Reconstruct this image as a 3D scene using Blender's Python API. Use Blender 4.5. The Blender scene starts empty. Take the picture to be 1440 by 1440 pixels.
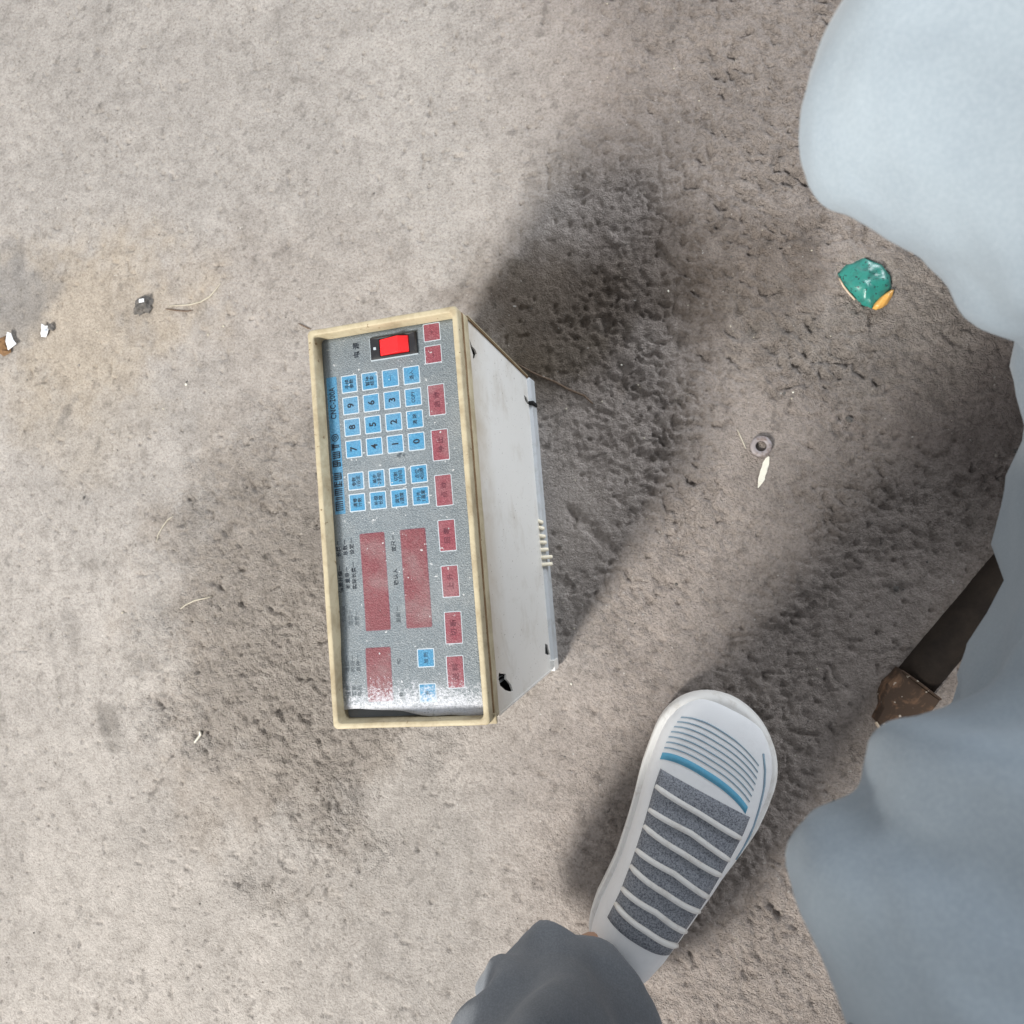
import bpy, bmesh, math, random
import numpy as np
from mathutils import Vector, Matrix, noise as mnoise
random.seed(7); rng = np.random.default_rng(11)
scene = bpy.context.scene
COL = scene.collection

# ------------------------------------------------------------------ camera
F_PX, CAM_H = 1040.0, 0.7535                       # focal length in pixels of the 1440 px photograph, height above floor
FW = np.array([-0.24275035, 0.0418948, -0.96918373])
RT = np.array([0.97008879, 0.01048355, -0.24252387])
UP = np.cross(RT, FW)
cam_d = bpy.data.cameras.new('camera'); cam = bpy.data.objects.new('camera', cam_d); COL.objects.link(cam)
cam_d.sensor_width = 36.0; cam_d.lens = 36.0 * F_PX / 1440.0
cam_d.clip_start = 0.01; cam_d.clip_end = 100
cam.matrix_world = Matrix(((RT[0], UP[0], -FW[0], 0), (RT[1], UP[1], -FW[1], 0), (RT[2], UP[2], -FW[2], CAM_H), (0, 0, 0, 1)))
cam_d.dof.use_dof = True; cam_d.dof.focus_distance = 0.62; cam_d.dof.aperture_fstop = 10.0
scene.camera = cam

# ------------------------------------------------------------------ world and lamps
SHADOW_AZ = math.radians(57.0)                      # shadows run this way over the floor
world = bpy.data.worlds.new('World'); scene.world = world; world.use_nodes = True
bg = world.node_tree.nodes['Background']; bg.inputs[0].default_value = (0.93, 0.96, 1.0, 1); bg.inputs[1].default_value = 0.50

def area_lamp(name, az, elev, dist, sx, sy, power, colour, target=(0, 0, 0.1)):
    d = bpy.data.lights.new(name, 'AREA'); d.shape = 'RECTANGLE'; d.size = sx; d.size_y = sy; d.energy = power; d.color = colour
    o = bpy.data.objects.new(name, d); COL.objects.link(o)
    v = Vector((math.cos(az) * math.cos(elev), math.sin(az) * math.cos(elev), math.sin(elev)))
    o.location = Vector(target) + v * dist
    o.rotation_euler = v.to_track_quat('Z', 'Y').to_euler()
    return o
area_lamp('opening_light', SHADOW_AZ + math.pi, math.radians(43), 5.0, 0.75, 1.1, 420, (1.0, 0.965, 0.90), (-0.1, 0, 0.1))
area_lamp('second_opening_light', math.radians(48), math.radians(15), 4.0, 2.4, 1.2, 160, (0.90, 0.95, 1.0), (-0.2, 0, 0.1))
vs = scene.view_settings
vs.view_transform = 'Standard'; vs.look = 'None'; vs.exposure = 0.0; vs.gamma = 1.0; vs.use_curve_mapping = False

# ------------------------------------------------------------------ helpers
def unp(px, py, z=0.0):
    """photo pixel (1440 px frame) -> point on the level plane at height z"""
    d = FW * F_PX + RT * (px - 720) - UP * (py - 720)
    return np.array([0, 0, CAM_H]) + d * ((z - CAM_H) / d[2])

def link(name, me, mat=None, parent=None):
    o = bpy.data.objects.new(name, me); COL.objects.link(o)
    if mat is not None:
        for m in (mat if isinstance(mat, (list, tuple)) else [mat]): me.materials.append(m)
    if parent: o.parent = parent
    return o
def from_bm(name, bm, mat=None, parent=None, smooth=False):
    bmesh.ops.recalc_face_normals(bm, faces=bm.faces)
    me = bpy.data.meshes.new(name); bm.to_mesh(me); bm.free()
    if smooth: me.polygons.foreach_set('use_smooth', [True] * len(me.polygons))
    return link(name, me, mat, parent)
def tag(o, label, cat, group=None):
    o['label'] = label; o['category'] = cat
    if group: o['group'] = group
    return o
def empty(name, loc=(0, 0, 0), rz=0.0):
    o = bpy.data.objects.new(name, None); COL.objects.link(o); o.location = loc; o.rotation_euler[2] = rz; o.empty_display_size = .05
    return o
def bm_box(bm, x0, x1, y0, y1, z0, z1, mi=0):
    v = [bm.verts.new(p) for p in ((x0, y0, z0), (x1, y0, z0), (x1, y1, z0), (x0, y1, z0), (x0, y0, z1), (x1, y0, z1), (x1, y1, z1), (x0, y1, z1))]
    for q in ((3, 2, 1, 0), (4, 5, 6, 7), (0, 1, 5, 4), (1, 2, 6, 5), (2, 3, 7, 6), (3, 0, 4, 7)):
        f = bm.faces.new([v[i] for i in q]); f.material_index = mi
def bevel_all(bm, w, seg=2):
    bmesh.ops.bevel(bm, geom=bm.edges[:], offset=w, segments=seg, affect='EDGES', profile=0.5)
def rrect(hx, hy, r, n=4, cx=0, cy=0):
    pts = []
    for (sx, sy, a0) in ((1, 1, 0), (-1, 1, 90), (-1, -1, 180), (1, -1, 270)):
        for k in range(n + 1):
            a = math.radians(a0 + 90.0 * k / n)
            pts.append((cx + sx * (hx - r) + r * math.cos(a), cy + sy * (hy - r) + r * math.sin(a)))
    return pts
def loft(bm, loops, closed=True, cap0=False, cap1=False, mats=None):
    """loops: list of lists of 3-D points with the same count"""
    vl = [[bm.verts.new(p) for p in lp] for lp in loops]
    n = len(vl[0])
    for i in range(len(vl) - 1):
        for k in range(n if closed else n - 1):
            f = bm.faces.new((vl[i][k], vl[i][(k + 1) % n], vl[i + 1][(k + 1) % n], vl[i + 1][k]))
            if mats: f.material_index = mats[i]
    if cap0: bm.faces.new(vl[0][::-1])
    if cap1: bm.faces.new(vl[-1])
    return vl
def tube(bm, pts, r, n=6, mi=0):
    pts = [Vector(p) for p in pts]; loops = []
    for i, p in enumerate(pts):
        t = (pts[min(i + 1, len(pts) - 1)] - pts[max(i - 1, 0)]).normalized()
        a = t.cross(Vector((0, 0, 1))); a = a.normalized() if a.length > 1e-4 else Vector((1, 0, 0)); b = t.cross(a)
        rr = r[i] if isinstance(r, (list, tuple)) else r
        loops.append([p + (a * math.cos(2 * math.pi * k / n) + b * math.sin(2 * math.pi * k / n)) * rr for k in range(n)])
    loft(bm, loops, cap0=True, cap1=True)

# ------------------------------------------------------------------ materials
class NT:
    def __init__(s, name):
        s.m = bpy.data.materials.new(name); s.m.use_nodes = True; s.t = s.m.node_tree; s.b = s.t.nodes['Principled BSDF']
        s.co = s.t.nodes.new('ShaderNodeTexCoord').outputs['Object']
    def n(s, ty, **kw):
        nd = s.t.nodes.new(ty)
        for k, v in kw.items(): setattr(nd, k, v)
        return nd
    def l(s, a, b): s.t.links.new(a, b)
    def noise(s, scale, detail=4, rough=.6, dist=0.0):
        nd = s.n('ShaderNodeTexNoise'); nd.inputs['Scale'].default_value = scale; nd.inputs['Detail'].default_value = detail
        nd.inputs['Roughness'].default_value = rough; nd.inputs['Distortion'].default_value = dist; s.l(s.co, nd.inputs['Vector']); return nd.outputs['Fac']
    def ramp(s, fac, stops):
        nd = s.n('ShaderNodeValToRGB'); e = nd.color_ramp.elements
        e[0].position, e[0].color = stops[0][0], (*stops[0][1], 1); e[1].position, e[1].color = stops[-1][0], (*stops[-1][1], 1)
        for p, c in stops[1:-1]: q = e.new(p); q.color = (*c, 1)
        s.l(fac, nd.inputs[0]); return nd.outputs[0]
    def mix(s, fac, a, b, mode='MIX'):
        nd = s.n('ShaderNodeMix', data_type='RGBA', blend_type=mode)
        for sock, v in ((nd.inputs[0], fac), (nd.inputs[6], a), (nd.inputs[7], b)):
            if hasattr(v, 'links'): s.l(v, sock)
            else: sock.default_value = v if not isinstance(v, tuple) else (*v, 1)
        return nd.outputs[2]
    def bump(s, h, strength, dist=.001):
        nd = s.n('ShaderNodeBump'); nd.inputs['Strength'].default_value = strength; nd.inputs['Distance'].default_value = dist
        s.l(h, nd.inputs['Height']); s.l(nd.outputs[0], s.b.inputs['Normal'])
    def out(s, col, rough=.6, spec=.5, metal=0.0):
        if hasattr(col, 'links'): s.l(col, s.b.inputs['Base Color'])
        else: s.b.inputs['Base Color'].default_value = (*col, 1)
        if hasattr(rough, 'links'): s.l(rough, s.b.inputs['Roughness'])
        else: s.b.inputs['Roughness'].default_value = rough
        s.b.inputs['Specular IOR Level'].default_value = spec; s.b.inputs['Metallic'].default_value = metal
        return s.m
def dirty(name, base, dirt, scale=60, lo=.52, hi=.75, rough=.55, spec=.4, bump=.15, bscale=900, metal=0.0, speck=None):
    t = NT(name); f = t.noise(scale, 6, .7, .4)
    c = t.ramp(f, [(lo, base), (hi, dirt)])
    if speck: c = t.mix(t.ramp(t.noise(speck[0], 2, .5), [(speck[1], (0, 0, 0)), (speck[1] + .03, (1, 1, 1))]), c, speck[2])
    t.bump(t.noise(bscale, 3), bump); return t.out(c, rough, spec, metal)
def enamel():
    t = NT('white_enamel'); c = t.ramp(t.noise(22, 6, .7, .4), [(.50, (.76, .748, .72)), (.85, (.52, .48, .42))])
    c = t.mix(t.ramp(t.noise(420, 2, .5), [(.715, (0, 0, 0)), (.745, (1, 1, 1))]), c, (.20, .17, .14))
    sp = t.n('ShaderNodeSeparateXYZ'); t.l(t.co, sp.inputs[0])
    mr = t.n('ShaderNodeMapRange'); mr.inputs[1].default_value = .165; mr.inputs[2].default_value = .245; t.l(sp.outputs[2], mr.inputs[0])
    mu = t.n('ShaderNodeMath', operation='MULTIPLY'); t.l(mr.outputs[0], mu.inputs[0]); t.l(t.noise(30, 5, .7, .5), mu.inputs[1])
    c = t.mix(t.ramp(mu.outputs[0], [(.05, (0, 0, 0)), (.55, (.85, .85, .85))]), c, (.48, .40, .30))
    t.bump(t.noise(700, 3), .08); return t.out(c, .42, .5)
white_paint = enamel()
cream = dirty('cream_plastic', (.50, .435, .30), (.24, .175, .10), 48, .44, .82, .55, .35, .22, 420, speck=(210, .70, (.20, .14, .08)))
ivory = dirty('ivory_plastic', (.84, .77, .62), (.70, .62, .46), 150, .55, .85, .45, .4, .1, 500)
grime = dirty('groove_grime', (.20, .125, .065), (.34, .25, .15), 120, .5, .8, .8, .2, .3, 800)
grey_steel = dirty('grey_zinc_steel', (.48, .50, .52), (.30, .29, .27), 60, .5, .8, .5, .5, .1, 700)
hole_black = dirty('dark_inside', (.012, .012, .013), (.03, .03, .03), 100, .5, .8, .7, .2, .1, 500)
under_panel = dirty('dark_panel_plate', (.19, .205, .22), (.26, .26, .26), 70, .5, .85, .5, .4, .15, 900)
ink = dirty('black_print', (.018, .024, .034), (.06, .08, .10), 500, .5, .8, .5, .3, .02, 900)
ink_faded = dirty('worn_black_print', (.07, .085, .10), (.19, .22, .24), 420, .42, .7, .5, .3, .02, 900)
ink_red = dirty('dark_print_on_red', (.10, .028, .045), (.20, .06, .08), 420, .42, .75, .5, .3, .02, 900)
def film_mat(name, base, dark, light, scuff_glint=.85, rough=.42, spec=.55):
    t = NT(name); c = t.ramp(t.noise(900, 3, .7), [(.34, dark), (.5, base), (.68, light)])
    c = t.mix(t.ramp(t.noise(28, 6, .65, .3), [(.46, (0, 0, 0)), (.82, (.40, .40, .40))]), c, (.36, .37, .37))
    c = t.mix(t.ramp(t.noise(240, 2, .6), [(.69, (0, 0, 0)), (.74, (.8, .8, .8))]), c, (.62, .64, .66))
    c = t.mix(.06, c, (.45, .44, .42))                                  # thin even dust
    # scuffs at the film's loose end, with glints painted in as pale speckle
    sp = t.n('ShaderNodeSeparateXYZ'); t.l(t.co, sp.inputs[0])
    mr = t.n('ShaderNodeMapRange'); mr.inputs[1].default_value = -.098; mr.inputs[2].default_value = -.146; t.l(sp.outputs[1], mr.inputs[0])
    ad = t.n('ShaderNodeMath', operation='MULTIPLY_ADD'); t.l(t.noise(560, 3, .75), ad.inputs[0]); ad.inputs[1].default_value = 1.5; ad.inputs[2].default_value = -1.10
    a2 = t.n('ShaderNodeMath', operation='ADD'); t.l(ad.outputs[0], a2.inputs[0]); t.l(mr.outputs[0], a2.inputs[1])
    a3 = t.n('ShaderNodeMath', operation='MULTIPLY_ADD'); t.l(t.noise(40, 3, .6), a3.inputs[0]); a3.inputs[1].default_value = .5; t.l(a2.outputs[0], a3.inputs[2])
    c = t.mix(t.ramp(a3.outputs[0], [(.38, (0, 0, 0)), (.80, (scuff_glint, scuff_glint, scuff_glint))]), c, (.70, .72, .79))
    t.bump(t.noise(1000, 2, .6), .75, .0011)
    return t.out(c, rough, spec)
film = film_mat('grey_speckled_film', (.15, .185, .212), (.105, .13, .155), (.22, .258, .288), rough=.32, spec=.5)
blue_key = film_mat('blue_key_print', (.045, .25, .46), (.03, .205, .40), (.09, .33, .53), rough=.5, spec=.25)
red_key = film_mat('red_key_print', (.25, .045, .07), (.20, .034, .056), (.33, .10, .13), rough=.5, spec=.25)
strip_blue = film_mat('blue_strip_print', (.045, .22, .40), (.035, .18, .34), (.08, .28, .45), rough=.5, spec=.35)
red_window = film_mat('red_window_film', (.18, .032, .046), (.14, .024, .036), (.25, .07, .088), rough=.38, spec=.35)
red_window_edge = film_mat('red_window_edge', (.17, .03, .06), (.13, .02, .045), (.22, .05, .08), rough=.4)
key_edge = dirty('key_white_outline', (.52, .59, .65), (.36, .41, .46), 300, .5, .8, .5, .3, .05, 900)
sw_black = dirty('black_switch_plastic', (.022, .022, .026), (.06, .06, .06), 120, .5, .85, .35, .5, .04, 700)
_t = NT('red_rocker_plastic'); _t.b.inputs['Subsurface Weight'].default_value = .25; _t.b.inputs['Subsurface Radius'].default_value = (.004, .001, .001)
red_rocker = _t.out((.86, .025, .03), .25, .5)
rust = dirty('rusty_steel', (.30, .27, .275), (.13, .08, .06), 130, .5, .72, .55, .5, .4, 900, .25)
timber = dirty('dark_old_timber', (.036, .027, .021), (.017, .013, .011), 30, .4, .75, .8, .2, .5, 300)  # timber brown taken near black: deep shade on the bar is in the colour
rust_block = dirty('rust_brown_plate', (.075, .05, .036), (.26, .15, .09), 55, .50, .68, .8, .2, .4, 500, speck=(150, .70, (.5, .43, .36)))
pale_edge = dirty('pale_bare_edge', (.62, .50, .38), (.40, .30, .2), 120, .5, .8, .7, .3, .2, 600)
paper_white = dirty('white_paper_scrap', (.72, .70, .62), (.56, .53, .46), 260, .5, .8, .8, .2, .3, 900)
foil = dirty('white_foil_scrap', (.86, .88, .92), (.62, .66, .72), 200, .5, .85, .3, .6, .2, 500)
brown_leaf = dirty('brown_dry_scrap', (.24, .14, .07), (.12, .07, .04), 150, .45, .7, .8, .2, .3, 600)
straw_m = dirty('dry_straw', (.50, .46, .38), (.34, .29, .22), 200, .5, .8, .8, .2, .2, 900)
wire_m = dirty('brown_twig', (.13, .09, .065), (.26, .21, .16), 300, .5, .8, .8, .2, .3, 900)
stone_m = dirty('grey_grit_stone', (.30, .27, .24), (.14, .12, .11), 200, .45, .7, .9, .2, .5, 700)
dark_stone_m = dirty('dark_grit_stone', (.10, .095, .09), (.20, .18, .165), 260, .45, .7, .85, .3, .6, 600)
green_film = dirty('green_packet_film', (.03, .24, .20), (.03, .11, .10), 90, .48, .72, .32, .6, .3, 300, speck=(330, .62, (.02, .07, .07)))
orange_film = dirty('orange_packet_film', (.82, .45, .11), (.55, .25, .07), 90, .5, .8, .35, .6, .3, 300)
rubber_white = dirty('white_shoe_rubber', (.88, .87, .85), (.62, .58, .53), 55, .52, .8, .55, .4, .1, 500)
knit_white = dirty('white_shoe_upper', (.89, .90, .92), (.80, .81, .83), 70, .5, .85, .75, .3, .2, 1200)
shoe_grey = dirty('grey_shoe_stripe', (.30, .42, .52), (.42, .52, .60), 300, .5, .8, .8, .2, .1, 900)
shoe_blue = dirty('blue_shoe_stripe', (.13, .42, .62), (.20, .48, .66), 300, .5, .8, .7, .3, .1, 900)
mesh_grey = dirty('grey_shoe_mesh', (.34, .36, .40), (.12, .13, .16), 700, .45, .6, .85, .2, .5, 900)
skin_m = dirty('skin', (.50, .31, .22), (.42, .24, .17), 40, .45, .7, .55, .4, .1, 500)
hair_m = dirty('dark_hair', (.02, .016, .014), (.05, .04, .035), 200, .45, .7, .6, .4, .5, 600)
def cloth_mat(name, a, b):
    t = NT(name); c = t.ramp(t.noise(9, 5, .6, .3), [(.35, a), (.7, b)])
    c = t.mix(t.ramp(t.noise(700, 2), [(.4, (0, 0, 0)), (.65, (.10, .10, .10))]), c, (.6, .65, .7))
    t.bump(t.noise(500, 3), .25); t.b.inputs['Sheen Weight'].default_value = .15; return t.out(c, .9, .15)
denim_pale = cloth_mat('pale_blue_trouser_cloth', (.26, .31, .36), (.33, .385, .43))
denim_grey = cloth_mat('grey_trouser_cloth', (.16, .18, .21), (.22, .24, .27))
shirt_dark = cloth_mat('dark_jacket_cloth', (.06, .07, .09), (.10, .11, .13))

# ------------------------------------------------------------------ floor: one sheet with real relief
def vnoise(X, Y, cell, seed, ang=0.0, stretch=1.0):
    """smooth lattice noise in -1..1"""
    ca, sa = math.cos(ang), math.sin(ang)
    u = (X * ca + Y * sa) / (cell * stretch) + 1000.37; v = (-X * sa + Y * ca) / cell + 1000.71
    iu = np.floor(u).astype(np.int64); iv = np.floor(v).astype(np.int64); fu = u - iu; fv = v - iv
    fu = fu * fu * fu * (fu * (fu * 6 - 15) + 10); fv = fv * fv * fv * (fv * (fv * 6 - 15) + 10)
    tab = np.random.default_rng(seed).random(65536) * 2 - 1
    h = lambda a, b: tab[(a * 73856093 ^ b * 19349663 ^ seed * 83492791) & 65535]
    return (h(iu, iv) * (1 - fu) + h(iu + 1, iv) * fu) * (1 - fv) + (h(iu, iv + 1) * (1 - fu) + h(iu + 1, iv + 1) * fu) * fv
def sstep(a, b, x):
    t = np.clip((x - a) / (b - a), 0, 1); return t * t * (3 - 2 * t)
def spot(X, Y, px, py, rx, ry=None, soft=.5, warp=0.0, seed=5, ang=0.0):
    """0..1 patch centred on the floor point seen at photo pixel (px, py); radii in metres; ragged outline"""
    c = unp(px, py); ry = ry or rx
    dx, dy = X - c[0], Y - c[1]; ca, sa = math.cos(ang), math.sin(ang)
    d = np.hypot((dx * ca + dy * sa) / rx, (-dx * sa + dy * ca) / ry)
    if warp: d = d + warp * (vnoise(X, Y, .06, seed) + .6 * vnoise(X, Y, .022, seed + 1) + .4 * vnoise(X, Y, .009, seed + 2))
    return 1 - sstep(1 - soft, 1 + soft, d)
STEP = .0016
def axis(a, b):
    inner = np.arange(a, b + 1e-9, STEP); out = np.concatenate([np.arange(.006, .9, .012), [1.1, 1.5, 2.0, 2.6]])
    return np.concatenate([(a - out)[::-1], inner, b + out])
gx, gy = axis(-.96, .42), axis(-.66, .78)
X, Y = np.meshgrid(gx, gy)
def floor_fields(X, Y):
    rough = sstep(-.20, -.02, X + .05 * vnoise(X, Y, .09, 3)) * (.75 + .38 * vnoise(X, Y, .10, 4))
    rough = np.maximum(rough, .95 * spot(X, Y, 400, 900, .15, .20, .5, .35, 21))
    rough = np.maximum(rough, 1.35 * spot(X, Y, 1150, 500, .07, .05, .6, .3, 31))
    rough = np.clip(rough + .12, .10, 1.5)
    smooth = spot(X, Y, 1000, 860, .10, .05, .6, .3, 41, 1.0) * .5 + spot(X, Y, 1300, 920, .1, .06, .6, .3, 42, .9) * .5
    rough = rough * (1 - np.clip(smooth, 0, .6))
    A = math.radians(-30)
    WX, WY = X + .004 * vnoise(X, Y, .012, 54) + .002 * vnoise(X, Y, .005, 56), Y + .004 * vnoise(X, Y, .012, 55) + .002 * vnoise(X, Y, .005, 57)
    chip = vnoise(WX, WY, .0105, 51, A, 1.5) * .65 + vnoise(WX, WY, .0058, 52, A, 1.4) * .75 + vnoise(WX, WY, .0036, 53, A, 1.2) * .85
    chip = np.where(chip > 0, chip * .55, chip)                      # worn flat on top, chipped below
    h = .0018 * vnoise(X, Y, .16, 61) + .0010 * vnoise(X, Y, .05, 62) * (.4 + rough) + .0024 * rough * chip
    pit = vnoise(WX, WY, .016, 71, A, 1.6) + .6 * vnoise(WX, WY, .006, 72)
    h -= .0030 * sstep(.64, 1.25, pit) * np.clip(rough * 1.2, .15, 1.2)
    pit2 = vnoise(X, Y, .0075, 73)
    h -= .0022 * sstep(.74, .95, pit2)
    for (px, py, r, ry, d, a) in ((890, 555, .010, .006, .005, -.6), (935, 640, .013, .006, .004, 0), (862, 535, .012, .006, .004, -.5), (838, 750, .032, .004, .0042, -.75),
                              (800, 730, .012, .008, .004, -.4), (1175, 735, .007, .016, .004, .5), (1330, 560, .014, .01, .003, -.5), (1265, 830, .008, .006, .003, 0),
                              (1058, 467, .005, .006, .004, 0), (935, 822, .007, .004, .003, 0), (204, 925, .02, .014, .003, 0), (275, 920, .012, .022, .004, .2), (150, 1015, .007, .022, .003, .3), (330, 800, .02, .01, .003, 0), (125, 692, .010, .008, .003, 0)):
        h -= d * spot(X, Y, px, py, r, ry, .8, .5, int(px), a) * (.75 + .5 * vnoise(WX, WY, .005, 58))
    wx, wy = unp(1070, 628)[:2]                                        # level under the things that stand here
    flat = np.maximum(1 - sstep(.02, .05, np.hypot(X - wx, Y - wy)), 0)
    h = h * (1 - .8 * flat)
    lx_ = (X + .2141) * math.cos(.096) + (Y - .0165) * math.sin(.096); ly_ = -(X + .2141) * math.sin(.096) + (Y - .0165) * math.cos(.096)
    h *= 1 - .8 * (1 - sstep(.058, .066, np.abs(lx_))) * (1 - sstep(.146, .154, np.abs(ly_)))
    return h, rough
Hh, Rg = floor_fields(X, Y)
Hh = np.minimum(Hh, .0018)
def lerp(c, col, m): return c * (1 - m[..., None]) + np.array(col) * m[..., None]
c = np.ones(X.shape + (3,)) * np.array((.452, .420, .394))
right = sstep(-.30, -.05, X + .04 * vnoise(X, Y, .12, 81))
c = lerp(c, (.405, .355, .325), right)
c = lerp(c, (.385, .342, .305), .75 * spot(X, Y, 395, 880, .16, .24, .35, .30, 91))
c = lerp(c, (.39, .35, .32), .6 * spot(X, Y, 420, 440, .18, .12, .5, .3, 92))
c = lerp(c, (.46, .385, .30), .62 * spot(X, Y, 110, 450, .15, .10, .5, .35, 93))
c = lerp(c, (.46, .40, .33), .4 * spot(X, Y, 100, 570, .09, .08, .6, .35, 94))
c = lerp(c, (.26, .25, .245), .7 * spot(X, Y, 15, 430, .06, .07, .5, .4, 95))
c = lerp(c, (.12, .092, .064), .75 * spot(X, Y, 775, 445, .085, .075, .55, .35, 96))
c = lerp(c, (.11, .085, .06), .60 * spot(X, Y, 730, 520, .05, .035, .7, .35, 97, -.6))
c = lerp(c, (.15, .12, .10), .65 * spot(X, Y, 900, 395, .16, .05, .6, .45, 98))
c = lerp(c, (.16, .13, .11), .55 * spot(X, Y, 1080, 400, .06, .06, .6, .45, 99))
c = lerp(c, (.25, .205, .19), .5 * spot(X, Y, 1340, 570, .07, .06, .7, .5, 100))
c = lerp(c, (.38, .345, .315), .5 * spot(X, Y, 1250, 470, .10, .06, .7, .4, 101))
for (px, py, r, ry, a, m) in ((80, 960, .006, .05, .25, .5), (100, 900, .006, .05, .2, .3), (15, 850, .004, .02, .0, .5), (150, 1015, .01, .03, .2, .6), (130, 795, .04, .01, 0, .3), (200, 930, .02, .016, 0, .4), (90, 585, .005, .018, -.6, .5), (137, 625, .003, .012, -.3, .5), (265, 605, .02, .02, 0, .25),
                      (1265, 830, .012, .01, 0, .5), (1058, 467, .007, .008, 0, .6)):
    c = lerp(c, (.20, .185, .17), m * spot(X, Y, px, py, r * .9, ry * .9, .75, 1.0, int(px + py), a))
c *= .78
c *= (1 + .10 * vnoise(X, Y, .21, 111) + .07 * vnoise(X, Y, .045, 112) + .05 * vnoise(X, Y, .014, 113))[..., None]
c *= (1 - .34 * sstep(.66, .95, vnoise(X, Y, .0065, 114, 1.0, 1.8) + .4 * vnoise(X, Y, .0035, 116)) * (.5 + .5 * vnoise(X, Y, .06, 115)))[..., None]   # dirt specks
ny, nx = X.shape
me = bpy.data.meshes.new('ground')
me.vertices.add(nx * ny); me.vertices.foreach_set('co', np.stack([X, Y, Hh], -1).astype(np.float32).ravel())
i = (np.arange(ny - 1)[:, None] * nx + np.arange(nx - 1)[None, :]).ravel()
quads = np.stack([i, i + 1, i + nx + 1, i + nx], 1).astype(np.int32)
me.loops.add(quads.size); me.loops.foreach_set('vertex_index', quads.ravel())
me.polygons.add(len(quads)); me.polygons.foreach_set('loop_start', np.arange(len(quads), dtype=np.int32) * 4)
me.polygons.foreach_set('use_smooth', np.ones(len(quads), dtype=bool))
me.update(calc_edges=True)
att = me.color_attributes.new('stain', 'FLOAT_COLOR', 'POINT')
att.data.foreach_set('color', np.concatenate([c, np.ones(c.shape[:2] + (1,))], -1).astype(np.float32).ravel())
at2 = me.attributes.new('relief', 'FLOAT', 'POINT'); at2.data.foreach_set('value', np.clip(Rg, 0, 1.2).astype(np.float32).ravel())
t = NT('worn_concrete')
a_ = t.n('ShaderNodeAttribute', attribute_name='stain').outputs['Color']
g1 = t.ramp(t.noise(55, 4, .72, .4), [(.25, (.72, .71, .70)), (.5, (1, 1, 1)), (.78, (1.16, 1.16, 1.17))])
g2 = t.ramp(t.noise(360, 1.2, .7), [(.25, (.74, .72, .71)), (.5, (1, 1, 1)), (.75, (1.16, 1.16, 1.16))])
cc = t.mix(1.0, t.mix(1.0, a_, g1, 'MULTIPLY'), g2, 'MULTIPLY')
cc = t.mix(t.ramp(t.noise(190, 2, .5, .2), [(.27, (.55, .55, .55)), (.33, (0, 0, 0))]), cc, (.13, .115, .10))
cc = t.mix(t.ramp(t.noise(260, 1, .5), [(.76, (0, 0, 0)), (.80, (.6, .6, .6))]), cc, (.62, .60, .57))
hs = t.n('ShaderNodeMath', operation='ADD'); t.l(t.noise(190, 5, .72, .15), hs.inputs[0]); t.l(t.noise(520, 2, .7, .0), hs.inputs[1])
ra = t.n('ShaderNodeAttribute', attribute_name='relief').outputs['Fac']
bd = t.n('ShaderNodeMath', operation='MULTIPLY_ADD'); t.l(ra, bd.inputs[0]); bd.inputs[1].default_value = .0030; bd.inputs[2].default_value = .0011
t.bump(hs.outputs[0], 1.0, .005); t.l(bd.outputs[0], [n for n in t.t.nodes if n.type == 'BUMP'][0].inputs['Distance'])
ground = link('ground', me, t.out(cc, .92, .2)); ground['kind'] = 'structure'
def floor_z(x, y):
    ix = int(np.clip(np.searchsorted(gx, x), 1, nx - 1)); iy = int(np.clip(np.searchsorted(gy, y), 1, ny - 1))
    return float(Hh[iy, ix])

# ------------------------------------------------------------------ the controller (lying on its back, panel up)
MM = .001
DX, DY, DYAW, DD = -.2141, .0165, .096, .2512
dev = empty('machine_controller', (DX, DY, 0), DYAW)
tag(dev, 'cream framed machine controller with blue and red keypad lying on its back on the floor', 'controller')
# bezel: swept profile, (inset, z) in mm measured from the outer edge and the rim
HX, HY = 60.25, 150.0
prof = [(2.2, -26.5), (.3, -26), (0, -25), (.1, -14), (.6, -13.2), (2.0, -12.8), (2.0, -10.2), (.5, -9.8), (.1, -9), (0, -1.4), (.35, -.4), (1.2, 0), (3.7, 0), (4.3, -.35), (4.6, -1.2), (5.3, -12.6), (5.4, -20)]
pm = [0, 0, 0, 1, 1, 1, 1, 1, 0, 0, 0, 0, 0, 0, 0, 0]
bm = bmesh.new(); loops = []
def dense_rr(hx, hy, r):
    base = rrect(hx, hy, r, 4); pts = []
    for k, p in enumerate(base):
        q = base[(k + 1) % len(base)]; L = math.dist(p, q); n = max(1, int(L / 6))
        pts += [(p[0] + (q[0] - p[0]) * j / n, p[1] + (q[1] - p[1]) * j / n) for j in range(n)]
    return pts
cnt = None
base_pts = dense_rr(HX, HY, 3.4)
for (ins, z) in prof:
    lp = []
    for (x, y) in base_pts:
        sx, sy = (HX - ins) / HX, (HY - ins) / HY
        wob = .22 * mnoise.noise(Vector((x * .05, y * .05, z * .02))) + .12 * mnoise.noise(Vector((x * .25, y * .25, z * .2 + 7)))
        chip = 0.0
        if z > -14 and z <= 0 and ins < 2 and x > 54 and y < -143: chip = -1.1 * abs(mnoise.noise(Vector((x * .9, y * .9, z))))
        lp.append(((x * sx + wob * (1 if x > 0 else -1)) * MM, (y * sy + wob) * MM, DD + (z + chip + wob * .6) * MM))
    loops.append(lp)
loft(bm, loops, mats=pm)
from_bm('bezel', bm, [cream, grime], dev, True)
bm = bmesh.new(); bm_box(bm, .0555, .0622, -.1512, -.1440, DD - .0125, DD - .0095); bevel_all(bm, .0007)
for v in bm.verts: v.co += Vector(mnoise.noise_vector(v.co * 700)) * .0006
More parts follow.
